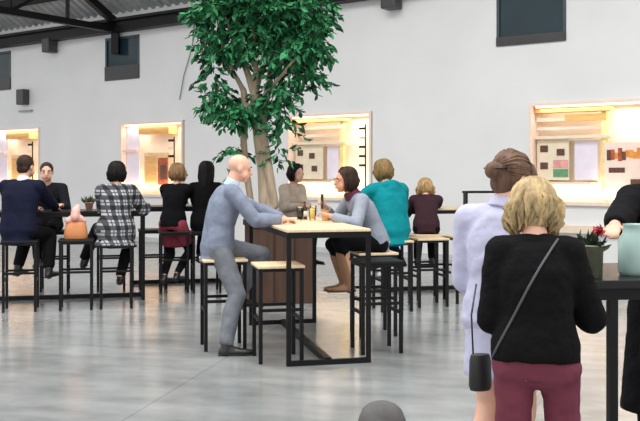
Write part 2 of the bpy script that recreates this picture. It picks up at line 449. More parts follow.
def make_stool():
    r = thing('bar_stool', '', 'bar stool', group='bar stools')
    s, h = 0.165, 0.775; q = 0.029
    obj('seat', MB().box((-0.19, -0.19, h-0.024), (0.19, 0.19, h)), WOOD, r, bevel=0.006)
    fr = MB(); z = h-0.024-0.0125
    for k in (-1, 1):
        fr.bar((-s-q/2, k*s, z), (s+q/2, k*s, z), q, 0.025); fr.bar((k*s, -s+q/2, z), (k*s, s-q/2, z), q, 0.025)
    obj('seat_frame', fr, BLACK, r)
    for a in (-1, 1):
        for b in (-1, 1):
            obj('leg', MB().box((a*s-q/2, b*s-q/2, 0), (a*s+q/2, b*s+q/2, h-0.049)), BLACK, r)
    for k in (-1, 1):
        obj('footrest', MB().bar((-s+q/2, k*s, 0.42), (s-q/2, k*s, 0.42), 0.024), BLACK, r)
        obj('footrest', MB().bar((k*s, -s+q/2, 0.34), (k*s, s-q/2, 0.34), 0.024), BLACK, r)
    return r
_st = make_stool(); _used = []
BSEAT = mat('black_seat', (0.008, 0.008, 0.009), 0.45, spec=.25)
def stool(x, y, label, rz=GRID, dark=None):
    if dark is None: dark = x < -1.2
    if _used:
        o = dup(_st, (x, y, 0), rz, label)
        if dark:
            for c in o.children:
                if c.name.startswith('seat') and 'frame' not in c.name: c.material_slots[0].link = 'OBJECT'; c.material_slots[0].material = BSEAT
        return o
    if not _used:
        _st.location = (x, y, 0); _st.rotation_euler = (0, 0, rz); _st['label'] = label; _used.append(1); return _st

stool(-0.345, 7.30, 'empty bar stool pushed in at left near corner of central table')
stool(0.48, 7.66, 'empty bar stool at right near corner of central table', dark=True)
stool(-0.84, 7.80, 'bar stool carrying the bald man in grey suit')
stool(0.50, 8.45, 'bar stool carrying the dark-haired woman in grey jacket')
BLAM = mat('black_laminate', (.008, .008, .009), .3, spec=.3)
# left group
LC = V((-2.08, 10.7, 0)) - VG*0.9 + UG*0.34
make_table('bar_table', 'black-topped bar table at left between navy-suited man and plaid-coated woman', 1.8, 0.68, TH, LC, GRID+PI/2, BLAM)
stool(-3.30, 9.93, 'bar stool under the man in navy suit')
stool(-2.72, 10.05, 'bar stool carrying the orange-tan handbag')
stool(-2.30, 10.16, 'bar stool under the woman in plaid coat')
stool(-3.42, 11.62, 'bar stool under the dark-jacketed person behind the left table')
stool(-2.72, 11.72, 'empty bar stool behind the left table, directly beyond the handbag')
stool(-2.2, 11.85, 'empty bar stool behind the left table, beyond the plaid-coated woman')
# pair in dark clothes
make_table('bar_table', 'black-topped bar table behind the pair of women in dark clothes', 1.7, 0.68, TH, V((-1.75, 12.45, 0)), GRID+PI/2, BLAM)
stool(-1.86, 11.45, 'bar stool under the blond woman in black jacket and red skirt')
stool(-1.46, 11.50, 'bar stool under the woman with long black hair')
# right middle
make_table('bar_table', 'bar table behind the person in teal hooded top', 1.8, 0.68, TH, V((1.62, 11.70, 0)), GRID+PI/2, WOOD)
stool(0.80, 9.95, 'bar stool under the person in teal hooded top')
stool(1.24, 10.30, 'empty bar stool with pale seat just right of the teal-topped person')
stool(1.71, 10.60, 'empty bar stool left of the woman in lilac shirt dress')
stool(1.29, 10.90, 'bar stool under the sandy-haired person bent over the rear table')
stool(-0.42, 11.75, 'bar stool hidden behind planter, under person in beige jacket')

# ------------------------------------------------------------------ people
def bone2(a, t, l1, l2, pole):
    a, t = V(a), V(t); d = t-a; L = min(max(d.length, abs(l1-l2)+0.01), (l1+l2)*0.995); d.normalize(); t = a+d*L
    x = (l1*l1-l2*l2+L*L)/(2*L); h = math.sqrt(max(l1*l1-x*x, 0)); p = V(pole); p = p-d*p.dot(d)
    if p.length < 1e-4: p = perp(d)
    return a+d*x+p.normalized()*h, t
def rot(yaw=0, pitch=0, roll=0):   # yaw>0 turns left, pitch>0 looks down
    return Matrix.Rotation(yaw, 3, 'Z') @ Matrix.Rotation(-pitch, 3, 'X') @ Matrix.Rotation(roll, 3, 'Y')

class Person:
    def __init__(s, label, loc, yaw, H, skin=SKIN, sit=None, lean=0.1, hunch=0.15, side=0.0, head=(0, 0.1, 0), hands=(None, None), feet=(None, None),
                 fem=False, voxel=0.008, face=False, elbow=((-0.35, -0.5, -1), (0.35, -0.5, -1)), knee=((0, 1, .3), (0, 1, .3)), footdir=((0, 1, 0), (0, 1, 0)), stout=1.0, palm=((0, 0, -1), (0, 0, -1)), curl=0.35, name='person', shw=None):
        s.root = thing(name, label, 'person', (loc[0], loc[1], 0), yaw); s.H = H; s.fem = fem; s.vx = voxel; s.skin = skin; s.stout = stout
        s.inv = (Matrix.Translation((loc[0], loc[1], 0)) @ Matrix.Rotation(yaw, 4, 'Z')).inverted()
        loc_ = lambda p: s.inv @ V(p)
        s.P = V((0, 0 if sit is None else -0.02, 0.515*H if sit is None else sit+0.052*H))
        ux = Matrix.Rotation(-lean, 3, 'X') @ Matrix.Rotation(side, 3, 'Y'); s.up1 = ux @ V((0, 0, 1))
        ux2 = Matrix.Rotation(-lean-hunch, 3, 'X') @ Matrix.Rotation(side, 3, 'Y'); s.up2 = ux2 @ V((0, 0, 1)); s.fw2 = ux2 @ V((0, 1, 0)); s.rt = ux2 @ V((1, 0, 0)); s.fw1 = ux @ V((0, 1, 0))
        s.SC = s.spine(0.285)
        hipw = 0.052*H
        s.hip = [s.P + V((k*hipw, 0, 0)) for k in (-1, 1)]
        sw = (shw or (0.098 if fem else 0.108))*H
        s.sh = [s.SC + s.rt*k*sw - s.up2*0.012*H for k in (-1, 1)]
        s.el, s.wr = [None]*2, [None]*2; s.kn, s.an = [None]*2, [None]*2
        for k in (0, 1):
            sg = (-1, 1)[k]
            t = loc_(hands[k]) if hands[k] is not None else s.sh[k] + V((sg*0.05*H, 0.06*H, -0.33*H))
            s.el[k], s.wr[k] = bone2(s.sh[k], t, 0.170*H, 0.148*H, elbow[k])
            if feet[k] is not None: t = loc_(feet[k])
            elif sit is None: t = V((sg*0.055*H, -0.01, 0.045*H))
            else: t = V((sg*0.05*H, 0.20*H, 0.42))
            s.kn[k], s.an[k] = bone2(s.hip[k], t, 0.245*H, 0.24*H, knee[k])
        s.fd = [V(f).normalized() for f in footdir]
        s.HR = rot(*head); s.nb = s.SC + s.up2*0.018*H
        nd = (s.up2*0.7 + s.HR @ V((0, 0.1, 0.6))).normalized()
        s.hc = s.nb + nd*0.098*H + s.HR @ V((0, 0.012*H, 0))
        b = MB(); s.torso(b, 0.0); s.arms(b, 0.0, 1.0); s.legs(b, 0.0, 1.0)
        for k in (0, 1): s.hand(b, k, V(palm[k]), curl)
        for k in (0, 1): b.cone(s.an[k]-V((0, 0, .014*H)), s.an[k]+s.fd[k]*0.08*H-V((0, 0, 0.030*H)), 0.018*H, 0.011*H)
        b.cone(s.SC, s.hc-s.HR@V((0, 0.012*H, 0.01*H)), 0.034*H, 0.030*H)
        s.headshape(b)
        s.body = melt('body', b, skin, s.root, voxel, 3)
        if face: s.face()
    def hp(s, x, y, z): return s.hc + s.HR @ V((x*s.H, y*s.H, z*s.H))
    def spine(s, t):
        H = s.H; a = min(t, 0.13); return s.P + s.up1*a*H + s.up2*max(t-0.13, 0)*H
    def torso(s, b, g, lo=-0.045, hi=0.30, flare=0.0):
        H = s.H; w = s.stout
        if s.fem: T = [(-.045, .070, .052), (0, .096, .068), (.05, .094, .064), (.11, .076, .054), (.16, .080, .060), (.21, .088, .064), (.26, .088, .052), (.285, .074, .042), (.30, .040, .034)]
        else: T = [(-.045, .066, .054), (0, .092, .066), (.05, .090, .064), (.11, .086, .061), (.16, .092, .065), (.21, .099, .068), (.26, .098, .056), (.285, .082, .044), (.30, .042, .035)]
        pts = []; R = []
        tl = [x for x in T if lo <= x[0] <= hi]
        if lo > T[0][0] or lo < T[0][0]:
            e = min(T, key=lambda x: abs(x[0]-lo)); 
            if abs(e[0]-lo) > .004: tl = [(lo, e[1]+flare, e[2]+flare)] + [x for x in tl if x[0] > lo]
        for (t, a, c) in tl:
            p = s.spine(t) if t >= 0 else s.P + s.up1*t*H
            fl = flare*max(0, (0.11-t)/0.15)
            pts.append(p); R.append(((a+fl)*H*w+g, (c+fl)*H*w+g))
        b.loft(pts, R, s.rt, 24)
        if s.fem and hi > .2:
            for k in (-1, 1): b.ell(s.spine(.195)+s.rt*k*.040*H+s.fw2*.048*H, (.036*H+g*.6,)*3)
        if hi > .25:
            for k in (0, 1):
                b.cone(s.sh[k], s.SC-s.up2*.01*H, .030*H+g, .034*H+g)
        if not s.fem and lo < 0: pass
    def arms(s, b, g, frac, which=(0, 1)):
        H = s.H; w = 0.5+0.5*s.stout
        for k in which:
            b.cone(s.sh[k], s.el[k], .030*H*w+g, .0235*H*w+g)
            if frac <= 0: continue
            e = s.el[k].lerp(s.wr[k], frac); m = s.el[k].lerp(s.wr[k], min(.3, frac))
            b.loft([s.el[k], m, e], [.0235*H*w+g, .0245*H*w+g, (.0245+(.0165-.0245)*frac)*H*w+g*0.85], None, 14, True, frac >= 1.0 and g == 0)
            b.ell(s.el[k], (.0235*H*w+g,)*3)
    def legs(s, b, g, frac, which=(0, 1), taper=1.0):
        H = s.H; w = 0.5+0.5*s.stout
        for k in which:
            b.cone(s.hip[k], s.kn[k], .050*H*w+g, .034*H*w+g)
            b.ell(s.kn[k], (.034*H*w+g,)*3)
            if frac <= 0: continue
            m = s.kn[k].lerp(s.an[k], .35*frac); e = s.kn[k].lerp(s.an[k], frac); sh = (s.an[k]-s.kn[k]).normalized()
            back = perp(sh, (0, -1, 0))*.010*H
            b.loft([s.kn[k], m+back, e], [.034*H*w+g, .034*H*w+g, (.021*H+g*taper)*w], None, 14)
    def hand(s, b, k, n, curl):
        H = s.H; d = (s.wr[k]-s.el[k]).normalized(); n = perp(d, n); sd = d.cross(n); ts = -1 if k == 0 else 1
        w0 = s.wr[k]
        M = Matrix((sd, d, n)).transposed()
        b.ell(w0+d*.028*H, (.0235*H, .031*H, .0105*H), M, 14, 8)
        b.cone(w0-d*.01*H, w0+d*.012*H, .0155*H, .014*H)
        for i, ln in enumerate((.040, .045, .042, .033)):
            off = (1.5-i)*.0118*H*ts
            p = w0+d*.050*H+sd*off; a = curl*.6
            for j in range(3):
                dd = d*math.cos(a)+n*math.sin(a); q = p+dd*ln*H*(.46, .31, .23)[j]
                b.cone(p, q, (.0056-.0005*j)*H, (.0052-.0005*j)*H, 8); p = q; a += curl*1.2
        p = w0+d*.012*H+sd*ts*.016*H; q = p+(d*.6+sd*ts*.65+n*.35).normalized()*.030*H; b.cone(p, q, .0075*H, .006*H, 8)
        b.cone(q, q+(d*.9+sd*ts*.2+n*.4).normalized()*.026*H, .006*H, .0048*H, 8)
        s.palm = s.__dict__.get('palm', {}); s.palm[k] = (w0+d*.05*H, d, n)
    def headshape(s, b):
        H = s.H; R = s.HR
        b.ell(s.hp(0, -.008, .016), (.0440*H, .0545*H, .0500*H), R)
        b.ell(s.hp(0, .012, -.020), (.0365*H, .0400*H, .0440*H), R)
        b.ell(s.hp(0, .034, -.050), (.016*H, .014*H, .012*H), R)           # chin
        for k in (-1, 1):
            b.ell(s.hp(k*.024, .026, -.030), (.016*H, .016*H, .020*H), R)  # cheek
            b.ell(s.hp(k*.044, -.006, -.004), (.006*H, .012*H, .019*H), R, 10, 6)
            b.ell(s.hp(k*.018, .045, .014), (.014*H, .006*H, .005*H), R, 10, 6)  # brow
        b.cone(s.hp(0, .050, .006), s.hp(0, .062, -.014), .0055*H, .0085*H, 10)
        b.ell(s.hp(0, .051, -.033), (.014*H, .006*H, .007*H), R, 10, 6)
    def face(s, brow=None):
        for k in (-1, 1):
            e = obj('eye', MB().ell(s.hp(k*.0175, .0465, .003), (.0075*s.H, .0055*s.H, .0055*s.H), s.HR, 12, 8), EYEW, s.root, True)
            obj('iris', MB().ell(s.hp(k*.0175, .0512, .003), (.0034*s.H, .0018*s.H, .0034*s.H), s.HR, 10, 6), mat('iris', (.03, .02, .015), .2), e, True)
        obj('lips', MB().ell(s.hp(0, .0562, -.034), (.0125*s.H, .0035*s.H, .0045*s.H), s.HR, 12, 6), LIP, s.root, True)
    # ---- clothing
    def top(s, name, m, g=.014, lo=-.06, sleeve=.95, hi=.295, flare=0.0, folds=.0, legs=0.0, extra=None):
        b = MB(); s.torso(b, g, lo, hi, flare)
        if sleeve is not None: s.arms(b, g*.95, sleeve)
        if legs: s.thighs(b, g*1.4, legs)
        if extra: extra(b)
        return melt(name, b, m, s.root, max(s.vx*1.3, .010), 4, folds)
    def thighs(s, b, g, frac):
        H = s.H; w = 0.5+0.5*s.stout
        for k in (0, 1):
            e = s.hip[k].lerp(s.kn[k], frac); b.loft([s.hip[k], e], [.052*H*w+g, (.050-.014*frac)*H*w+g], None, 16)
            b.ell(s.hip[k], (.052*H*w+g,)*3)
        b.cone(s.hip[0].lerp(s.kn[0], frac*.9), s.hip[1].lerp(s.kn[1], frac*.9), .03*H+g, .03*H+g)
    def trousers(s, m, g=.010, frac=.97, taper=1.6, folds=.0, name='trousers'):
        b = MB(); s.torso(b, g*.8, -.045, .11); s.legs(b, g, frac, taper=taper); b.cone(s.hip[0]+V((0, 0, -.012*s.H)), s.hip[1]+V((0, 0, -.012*s.H)), .052*s.H+g, .052*s.H+g); return melt(name, b, m, s.root, max(s.vx*1.3, .010), 3, folds)
    def skirt(s, m, z0, z1, r0, r1, name='skirt', folds=.0):
        b = MB(); n = 6; pts = []; R = []
        for i in range(n+1):
            t = i/n; pts.append(s.P+V((0, 0, z0+(z1-z0)*t))); r = (r0[0]+(r1[0]-r0[0])*t, r0[1]+(r1[1]-r0[1])*t); R.append(r)
        b.loft(pts, R, V((1, 0, 0)), 28); return melt(name, b, m, s.root, .011, 3, folds)
    def shoes(s, m, boot=0.0, which=(0, 1), g=.006, name='shoe'):
        H = s.H
        for k in which:
            f = s.fd[k]; sole = s.an[k]-V((0, 0, .045*H)); up = perp(f, (0, 0, 1)); sd = f.cross(up)
            hl = s.an[k]-up*.030*H-f*.022*H
            b = MB()
            b.loft([hl, hl+f*.03*H, hl+f*.075*H, hl+f*.12*H, hl+f*.148*H], [(.018*H, .014*H), (.021*H, .019*H), (.024*H, .016*H), (.023*H, .0125*H), (.012*H, .008*H)], sd, 16, True, True)
            sh = (s.kn[k]-s.an[k]).normalized()
            b.cone(hl+f*.02*H, s.an[k]+sh*(.02+boot)*H, .023*H+g, (.022+boot*.06)*H+g); b.cone(s.an[k]-up*.012*H, hl+f*.09*H, .021*H, .015*H)
            o = melt(name, b, m, s.root, max(s.vx, .008), 2)
            so = MB().loft([hl-up*.012*H-f*.012*H, hl-up*.012*H+f*.08*H, hl-up*.012*H+f*.152*H], [(.020*H, .005*H), (.025*H, .005*H), (.014*H, .004*H)], sd, 14)
            obj('sole', so, mat('dark_sole', (.02, .018, .017), .7), o)
    def collar(s, m, r=.040, h=.03, name='collar'):
        d = (s.hc-s.nb).normalized(); b = MB(); p = s.nb+s.up2*.0*s.H
        b.loft([p-d*.005*s.H, p+d*h*s.H], [(r*s.H*1.15, r*s.H*1.1), (r*s.H, r*s.H*.95)], s.rt, 20); return melt(name, b, m, s.root, .007, 1)
    # ---- hair
    def hair(s, style, m, name='hair'):
        H = s.H; R = s.HR; b = MB(); lk = MB(); rn = random.Random(int(H*1000)+len(style))
        b.ell(s.hp(0, -.0155, .021), (.0495*H, .0570*H, .0530*H), R)
        if style == 'short': b.ell(s.hp(0, -.034, -.014), (.041*H, .030*H, .036*H), R)
        drop, az0, layers, flare = {'short': (0, 0, 0, 0), 'bob': (.075, 62, 3, .012), 'messy': (.085, 42, 4, .014), 'long': (.20, 66, 3, .004), 'child': (.05, 40, 3, .01), 'bun': (0, 0, 0, 0), 'tail': (0, 0, 0, 0)}[style]
        if style in ('bob', 'messy', 'long', 'child'):
            b.ell(s.hp(0, -.034, -.024), (.042*H, .030*H, .046*H), R)
            for L in range(layers):
                for i in range(46):
                    az = math.radians(az0 + (360-2*az0)*(i+rn.random())/46) + PI/2
                    ca, sa = math.cos(az), math.sin(az); pts = []
                    tw = rn.uniform(-.25, .25); top = rn.uniform(.10, .5)
                    for j in range(5):
                        a = top+(PI*.52-top)*j/4; rr = 1.01+.025*L
                        pts.append(s.hp(.050*rr*math.sin(a)*math.cos(az+tw*(1-j/4)), -.0155+.058*rr*math.sin(a)*math.sin(az+tw*(1-j/4)), .021+.054*rr*math.cos(a)))
                    base = pts[-1]; out = (R @ V((ca, sa, 0))); D = drop*rn.uniform(.75, 1.12)
                    dn = V((0, 0, -1))*.6+(R@V((0, 0, -1)))*.4
                    if style == 'long': dn = dn + s.fw2*-.12
                    for j in (1, 2, 3):
                        pts.append(base+dn*D*H*j/3+out*H*(flare*math.sin(j*1.05)*rn.uniform(.3, 1.5) - (.012 if style != 'messy' else .004)*j/3)+V((rn.uniform(-1, 1), rn.uniform(-1, 1), rn.uniform(-.5, .5)))*(.012 if style == 'messy' else .004)*H)
                    w = .0095*H*rn.uniform(.6, 1.1)
                    lk.loft(pts, [w*.5, w, w, w, w, w*.95, w*.8, w*.25], None, 6)
        if style in ('bun', 'tail'):
            b.ell(s.hp(0, -.032, -.020), (.041*H, .032*H, .044*H), R)
            for k in (-1, 1): b.ell(s.hp(k*.036, .002, .012), (.013*H, .026*H, .034*H), R)
            for i in range(60):        # strands swept back to the knot
                az = math.radians(rn.uniform(-20, 200)); pts = []
                a0 = rn.uniform(.9, 1.5)
                for j in range(6):
                    t = j/5; x = math.cos(az)*(.050*math.sin(a0))*(1-t)*1.0; 
                    ang = az
                    y = .036*(1-t)-.072*t; z = .021+(.054*math.sin(az)*.95)*(1-t*t)-.02*t
                    q = V((x, y+.0155, z-.021)); q = V((q.x/.0505, q.y/.0585, q.z/.0545)); q.normalize() if q.length > .2 else None
                    pts.append(s.hp(q.x*.0505, q.y*.058-.0155, q.z*.054+.021))
                lk.loft(pts, [.001*H, .004*H, .0045*H, .0045*H, .004*H, .002*H], None, 5)
            for i in range(14):        # loose strands at the temples
                k = 1 if i % 3 else -1; a0 = rn.uniform(-.3, .5)
                lk.loft([s.hp(k*.030, .026+a0*.02, .055), s.hp(k*.044, .030+a0*.02, .025), s.hp(k*.047, .026+a0*.03, -.01), s.hp(k*.045, .022+a0*.04, -.05), s.hp(k*.040, .02+a0*.04, -.085+rn.uniform(0, .03))], [.002*H, .006*H, .006*H, .005*H, .001*H], None, 6)
            if style == 'bun': b.ell(s.hp(0, -.080, -.012), (.026*H, .024*H, .026*H), R)
            else: b.loft([s.hp(0, -.066, -.006), s.hp(0, -.088, -.02), s.hp(0.0, -.09, -.06), s.hp(.0, -.078, -.10)], [.012*H, .018*H, .017*H, .005*H], None, 10, True, True)
        return melt(name, b, m, s.root, .009, 2, 0, lk if lk.v else None)
    def eyebrows(s, m):
        b = MB()
        for k in (-1, 1): b.loft([s.hp(k*.009, .0515, .0155), s.hp(k*.020, .0505, .019), s.hp(k*.030, .043, .0155)], [.0022*s.H, .003*s.H, .0015*s.H], None, 6)
        return obj('eyebrows', b, m, s.root, True)

def yaw_of(dx, dy): return math.atan2(-dx, dy)
BROWN = hairm('dark_brown_hair', (52, 36, 28)); BLKH = hairm('black_hair', (18, 14, 14)); BLOND = hairm('blond_hair', (176, 152, 112), .45); MIDB = hairm('brown_hair', (104, 78, 62), .45)
BLACKC = cloth('black_knit', (15, 14, 16), .9, .25, .4, 30); DARKT = cloth('black_cloth', (15, 14, 17)); SHOEB = mat('black_leather', (.012, .011, .011), .35)

# --- bald man in the grey suit
py = yaw_of(.96, .28)
p = Person('seated bald man in blue-grey suit, leaning on the central table', (-.87, 7.78), py, 1.78, SKIN, sit=.775, lean=.11, hunch=.20, head=(-.02, .24, 0),
           hands=((-.33, 8.06, 1.105), (-.34, 7.78, 1.105)), feet=((-.72, 7.92, .42), (-.78, 7.44, .085)), voxel=.0075, face=True, knee=((0, 1, .4), (0.1, 1, .2)),
           elbow=((-.6, -.3, -.9), (.7, -.4, -.9)), footdir=((0, 1, -.1), (.25, 1, 0)))
suit = cloth('blue_grey_suit', (124, 132, 150), .85, .16, .35, 16); grey_t = cloth('grey_trousers', (112, 115, 122), .85, .16, .4, 14)
p.trousers(grey_t, .013, .99, 1.7, folds=.012)
p.top('jacket', suit, .020, -.075, .96, folds=.014, flare=.006)
p.collar(cloth('pale_blue_shirt', (178, 200, 226), .8), .037, .034, 'shirt_collar')
p.shoes(SHOEB, .05)
p.eyebrows(BROWN)
# --- woman in the grey jacket opposite
py = yaw_of(-.95, -.31)
p = Person('dark-haired woman in grey jacket leaning on right side of central table', (.50, 8.43), py, 1.63, SKIN2, sit=.775, lean=.30, hunch=.30, head=(.05, .10, 0), fem=True,
           hands=((.10, 8.10, 1.12), (.06, 8.44, 1.18)), feet=((.27, 8.22, .50), (.24, 8.47, .48)), voxel=.0075, face=True, curl=.6, elbow=((-.7, 0, -.9), (.7, 0, -.9)), palm=((0, 0, -1), (0.6, 0, -.5)))
p.trousers(DARKT, .010, .45, 1.6)
p.top('jacket', cloth('grey_jacket', (142, 148, 160), .9, .12, .35, 18), .018, -.07, .95, folds=.012)
p.collar(cloth('plum_scarf', (96, 52, 70), .9), .046, .035, 'scarf')
p.shoes(mat('tan_suede_boot', srgb(150, 112, 84), .8), .15, name='boot')
p.hair('bob', BROWN); p.eyebrows(BROWN)
wphone = MB().hexa(lambda x, y, z: V((.02, 8.30, 1.195))+VG*x+UG*y+V((0, 0, 1))*z, (-.006, -.036, -.02), (.006, .036, .12))
ph = obj('mobile_phone', wphone, mat('phone_black', (.02, .02, .022), .2), None, bevel=.004); tag(ph, 'dark phone held by woman in grey jacket at central table', 'phone')

# --- foreground: blond woman in black sweater
p = Person('blond woman in black sweater and burgundy trousers, seen from behind in right foreground', (.82, 3.42), -.22, 1.53, SKIN, lean=.12, hunch=.26, head=(.12, .55, 0), fem=True, stout=.95, shw=.084,
           feet=((.715, 3.40, .07), (.985, 3.46, .07)), hands=((.80, 3.68, 1.00), (.98, 3.66, 1.03)), voxel=.0075, elbow=((-.15, -.2, -1), (.42, -.25, -1)))
burg = cloth('burgundy_trousers', (112, 56, 70), .75, .12, .3, 18)
p.trousers(burg, .008, .93, 2.4, folds=.020)
sweater = p.top('sweater', BLACKC, .023, -.042, .93, folds=.018, flare=.004)
from mathutils.bvhtree import BVHTree
bv = BVHTree.FromPolygons([v.co for v in sweater.data.vertices], [tuple(q.vertices) for q in sweater.data.polygons])
b = MB(); pts = []                                         # strap slung across the back
for i in range(21):
    t = i/20; o_ = p.spine(.30-.30*t)+p.rt*((.055-.16*t)*p.H)-p.fw2*.5
    h_ = bv.ray_cast(o_, p.fw2)[0]
    if h_ is not None: pts.append(h_-p.fw2*.004)
b.loft(pts, [(.005, .003)]*len(pts), p.rt, 8)
obj('bag_strap', b, mat('grey_strap', srgb(72, 72, 75), .6), p.root, True)
p.shoes(SHOEB)
p.hair('messy', BLOND)
# --- foreground: woman in lilac shirt dress
lil = cloth('lilac_cotton', (184, 184, 208), .85, .05, .35, 14)
p = Person('brown-haired woman in pale lilac shirt dress standing behind the blond woman', (.795, 4.02), -.62, 1.64, SKIN, lean=.03, hunch=.12, head=(-.3, .42, 0), fem=True, stout=.92,
           hands=((.88, 4.30, 1.02), (.96, 4.24, 1.03)), voxel=.0075, face=True, elbow=((-.25, -.3, -1), (.2, -.4, -1)))
p.top('shirt', lil, .024, -.045, .94, folds=.020)
p.skirt(lil, .10, -.24, (.138, .112), (.155, .135), 'dress_skirt', folds=.014)
p.collar(lil, .040, .028, 'shirt_collar')
p.shoes(mat('mustard_boot', srgb(196, 150, 60), .6), .04)
hb = p.hair('bun', MIDB)
b = MB()
for k in range(7): b.loft([p.hp(-.022+.008*k, -.055, .004), p.hp(-.026+.009*k, -.075, -.002), p.hp(-.02+.007*k, -.098, -.014)], [.004, .006, .003], None, 6)
b.cone(p.hp(-.024, -.062, .012), p.hp(.026, -.062, .012), .007, .007)
obj('hair_clip', b, mat('black_clip', (.012, .012, .013), .3), hb, True)

# --- person at the right edge in black coat
p = Person('person in long black coat standing at right edge behind black table', (1.80, 4.66), PI-.15, 1.74, SKIN, lean=.04, hunch=.08, head=(.1, .2, 0), voxel=.010, face=True,
           hands=((2.05, 4.25, 1.14), (1.345, 4.13, 1.25)), elbow=((-.4, -.5, -.9), (.3, -.3, -.8)))
p.top('coat', DARKT, .028, -.06, .95, folds=.015)
p.skirt(DARKT, .12, -.62, (.18, .13), (.235, .17), 'coat_skirt', folds=.015)
p.trousers(DARKT, .010, .95); p.shoes(SHOEB); p.hair('short', BROWN); p.eyebrows(BROWN)

# --- left group
navy = cloth('navy_suit', (22, 25, 44), .85, .2, .3, 14)
p = Person('man in navy suit seated at left table, seen from behind', (-3.32, 9.93), yaw_of(.18, 1), 1.82, SKIN, sit=.775, lean=.12, hunch=.12, head=(-.2, .1, 0), voxel=.010, stout=1.08,
           hands=((-3.35, 10.45, 1.11), (-3.08, 10.48, 1.11)), feet=((-3.42, 10.18, .44), (-3.05, 10.12, .42)), elbow=((-.45, -.4, -1), (.45, -.4, -1)))
p.trousers(cloth('charcoal_trousers', (18, 17, 20)), .012, .95); p.top('jacket', navy, .026, -.085, .95, folds=.012, flare=.008)
p.collar(cloth('white_shirt', (220, 222, 226)), .037, .034, 'shirt_collar'); p.shoes(SHOEB); p.hair('short', BROWN)
p = Person('person in dark jacket facing camera behind the left table', (-3.50, 11.60), yaw_of(.15, -1), 1.72, SKIN, sit=.775, lean=.18, hunch=.15, head=(.1, .12, 0), voxel=.010, face=True,
           hands=((-3.2, 11.15, 1.11), (-3.65, 11.1, 1.11)))
p.trousers(DARKT, .010, .95); p.top('jacket', cloth('dark_grey_jacket', (28, 28, 33)), .020, -.06, .95); p.shoes(SHOEB); p.hair('short', BROWN); p.eyebrows(BROWN)
plaid = plaid_mat('plaid_wool', srgb(20, 20, 23), srgb(66, 67, 72), srgb(168, 169, 174), 9.0)
p = Person('woman in black and white plaid coat seated at left table', (-2.30, 10.14), yaw_of(-.15, 1), 1.68, SKIN, sit=.775, lean=.16, hunch=.14, head=(.15, .05, 0), fem=True, voxel=.010, stout=1.05,
           hands=((-2.45, 10.62, 1.12), (-2.05, 10.62, 1.12)), feet=((-2.74, 10.42, .50), (-2.29, 10.30, .32)), elbow=((-.45, -.4, -1), (.45, -.4, -1)), knee=((-.3, 1, .2), (.2, 1, .2)))
p.trousers(DARKT, .012, .97)
p.top('coat', plaid, .030, -.11, .95, folds=.01, flare=.022, legs=.40)
p.shoes(SHOEB, .12, name='boot'); p.hair('bob', BLKH)
# --- pair in dark clothes
p = Person('blond woman in black jacket and red skirt seated left of tree', (-1.86, 11.43), yaw_of(.35, 1), 1.66, SKIN, sit=.775, lean=.12, hunch=.14, head=(-.7, .05, 0), fem=True, voxel=.010,
           hands=((-1.85, 11.95, 1.12), (-1.55, 11.95, 1.12)), feet=((-1.95, 11.25, .22), (-1.80, 11.28, .24)), knee=((-.2, 1, .0), (.2, 1, 0)))
p.trousers(DARKT, .004, .97, name='tights'); p.top('jacket', DARKT, .022, -.02, .95, folds=.01)
b = MB(); p.torso(b, .020, -.045, .06); p.thighs(b, .020, .7)
melt('skirt', b, cloth('rose_red_skirt', (150, 66, 80)), p.root, .013, 4); p.shoes(SHOEB); p.hair('bob', hairm('dark_blond_hair', (140, 108, 76)))
p = Person('woman with long black hair in black clothes seated left of tree', (-1.47, 11.48), yaw_of(.1, 1), 1.70, SKIN, sit=.775, lean=.10, hunch=.12, head=(-.1, .05, 0), fem=True, voxel=.010,
           hands=((-1.55, 12.0, 1.12), (-1.3, 12.0, 1.12)), feet=((-1.56, 11.66, .44), (-1.40, 11.66, .44)))
p.trousers(DARKT, .010, .97); p.top('jacket', cloth('black_wool_jacket', (12, 12, 14)), .024, -.06, .95, folds=.01); p.shoes(SHOEB); p.hair('long', BLKH)
# --- person behind the tree
p = Person('person with dark hair in beige jacket seated behind the tree', (-.42, 11.73), yaw_of(.6, -.5), 1.66, SKIN, sit=.775, lean=.14, hunch=.15, head=(0, .1, 0), fem=True, voxel=.010,
           hands=((-.15, 11.4, 1.1), (-.25, 11.25, 1.1)))
p.trousers(DARKT, .010, .97); p.top('jacket', cloth('beige_jacket', (190, 174, 158)), .022, -.06, .95, folds=.01); p.shoes(SHOEB); p.hair('bob', BLKH)
# --- teal
teal = cloth('teal_fleece', (14, 130, 138), .85, .10, .3, 12)
p = Person('person in teal hooded top seated with back to camera', (.80, 9.93), yaw_of(-.55, 1), 1.74, SKIN, sit=.775, lean=.16, hunch=.20, head=(.1, .25, 0), voxel=.009, stout=1.06,
           hands=((.30, 10.3, 1.12), (.72, 10.45, 1.10)), feet=((.66, 10.12, .42), (.95, 10.2, .42)), elbow=((-1, -.4, -.5), (1, -.4, -.7)))
def hood(b):
    b.ell(p_.spine(.285)-p_.fw2*.055*p_.H, (.075*p_.H, .030*p_.H, .035*p_.H)); b.ell(p_.spine(.25)-p_.fw2*.065*p_.H, (.05*p_.H, .022*p_.H, .035*p_.H))
p_ = p
p.trousers(cloth('navy_trousers', (32, 36, 66)), .012, .96); p.top('hooded_top', teal, .030, -.09, .95, folds=.014, extra=hood, flare=.006)
p.shoes(mat('white_trainer', srgb(220, 220, 222), .6)); p.hair('bob', hairm('light_brown_hair', (128, 104, 66)))
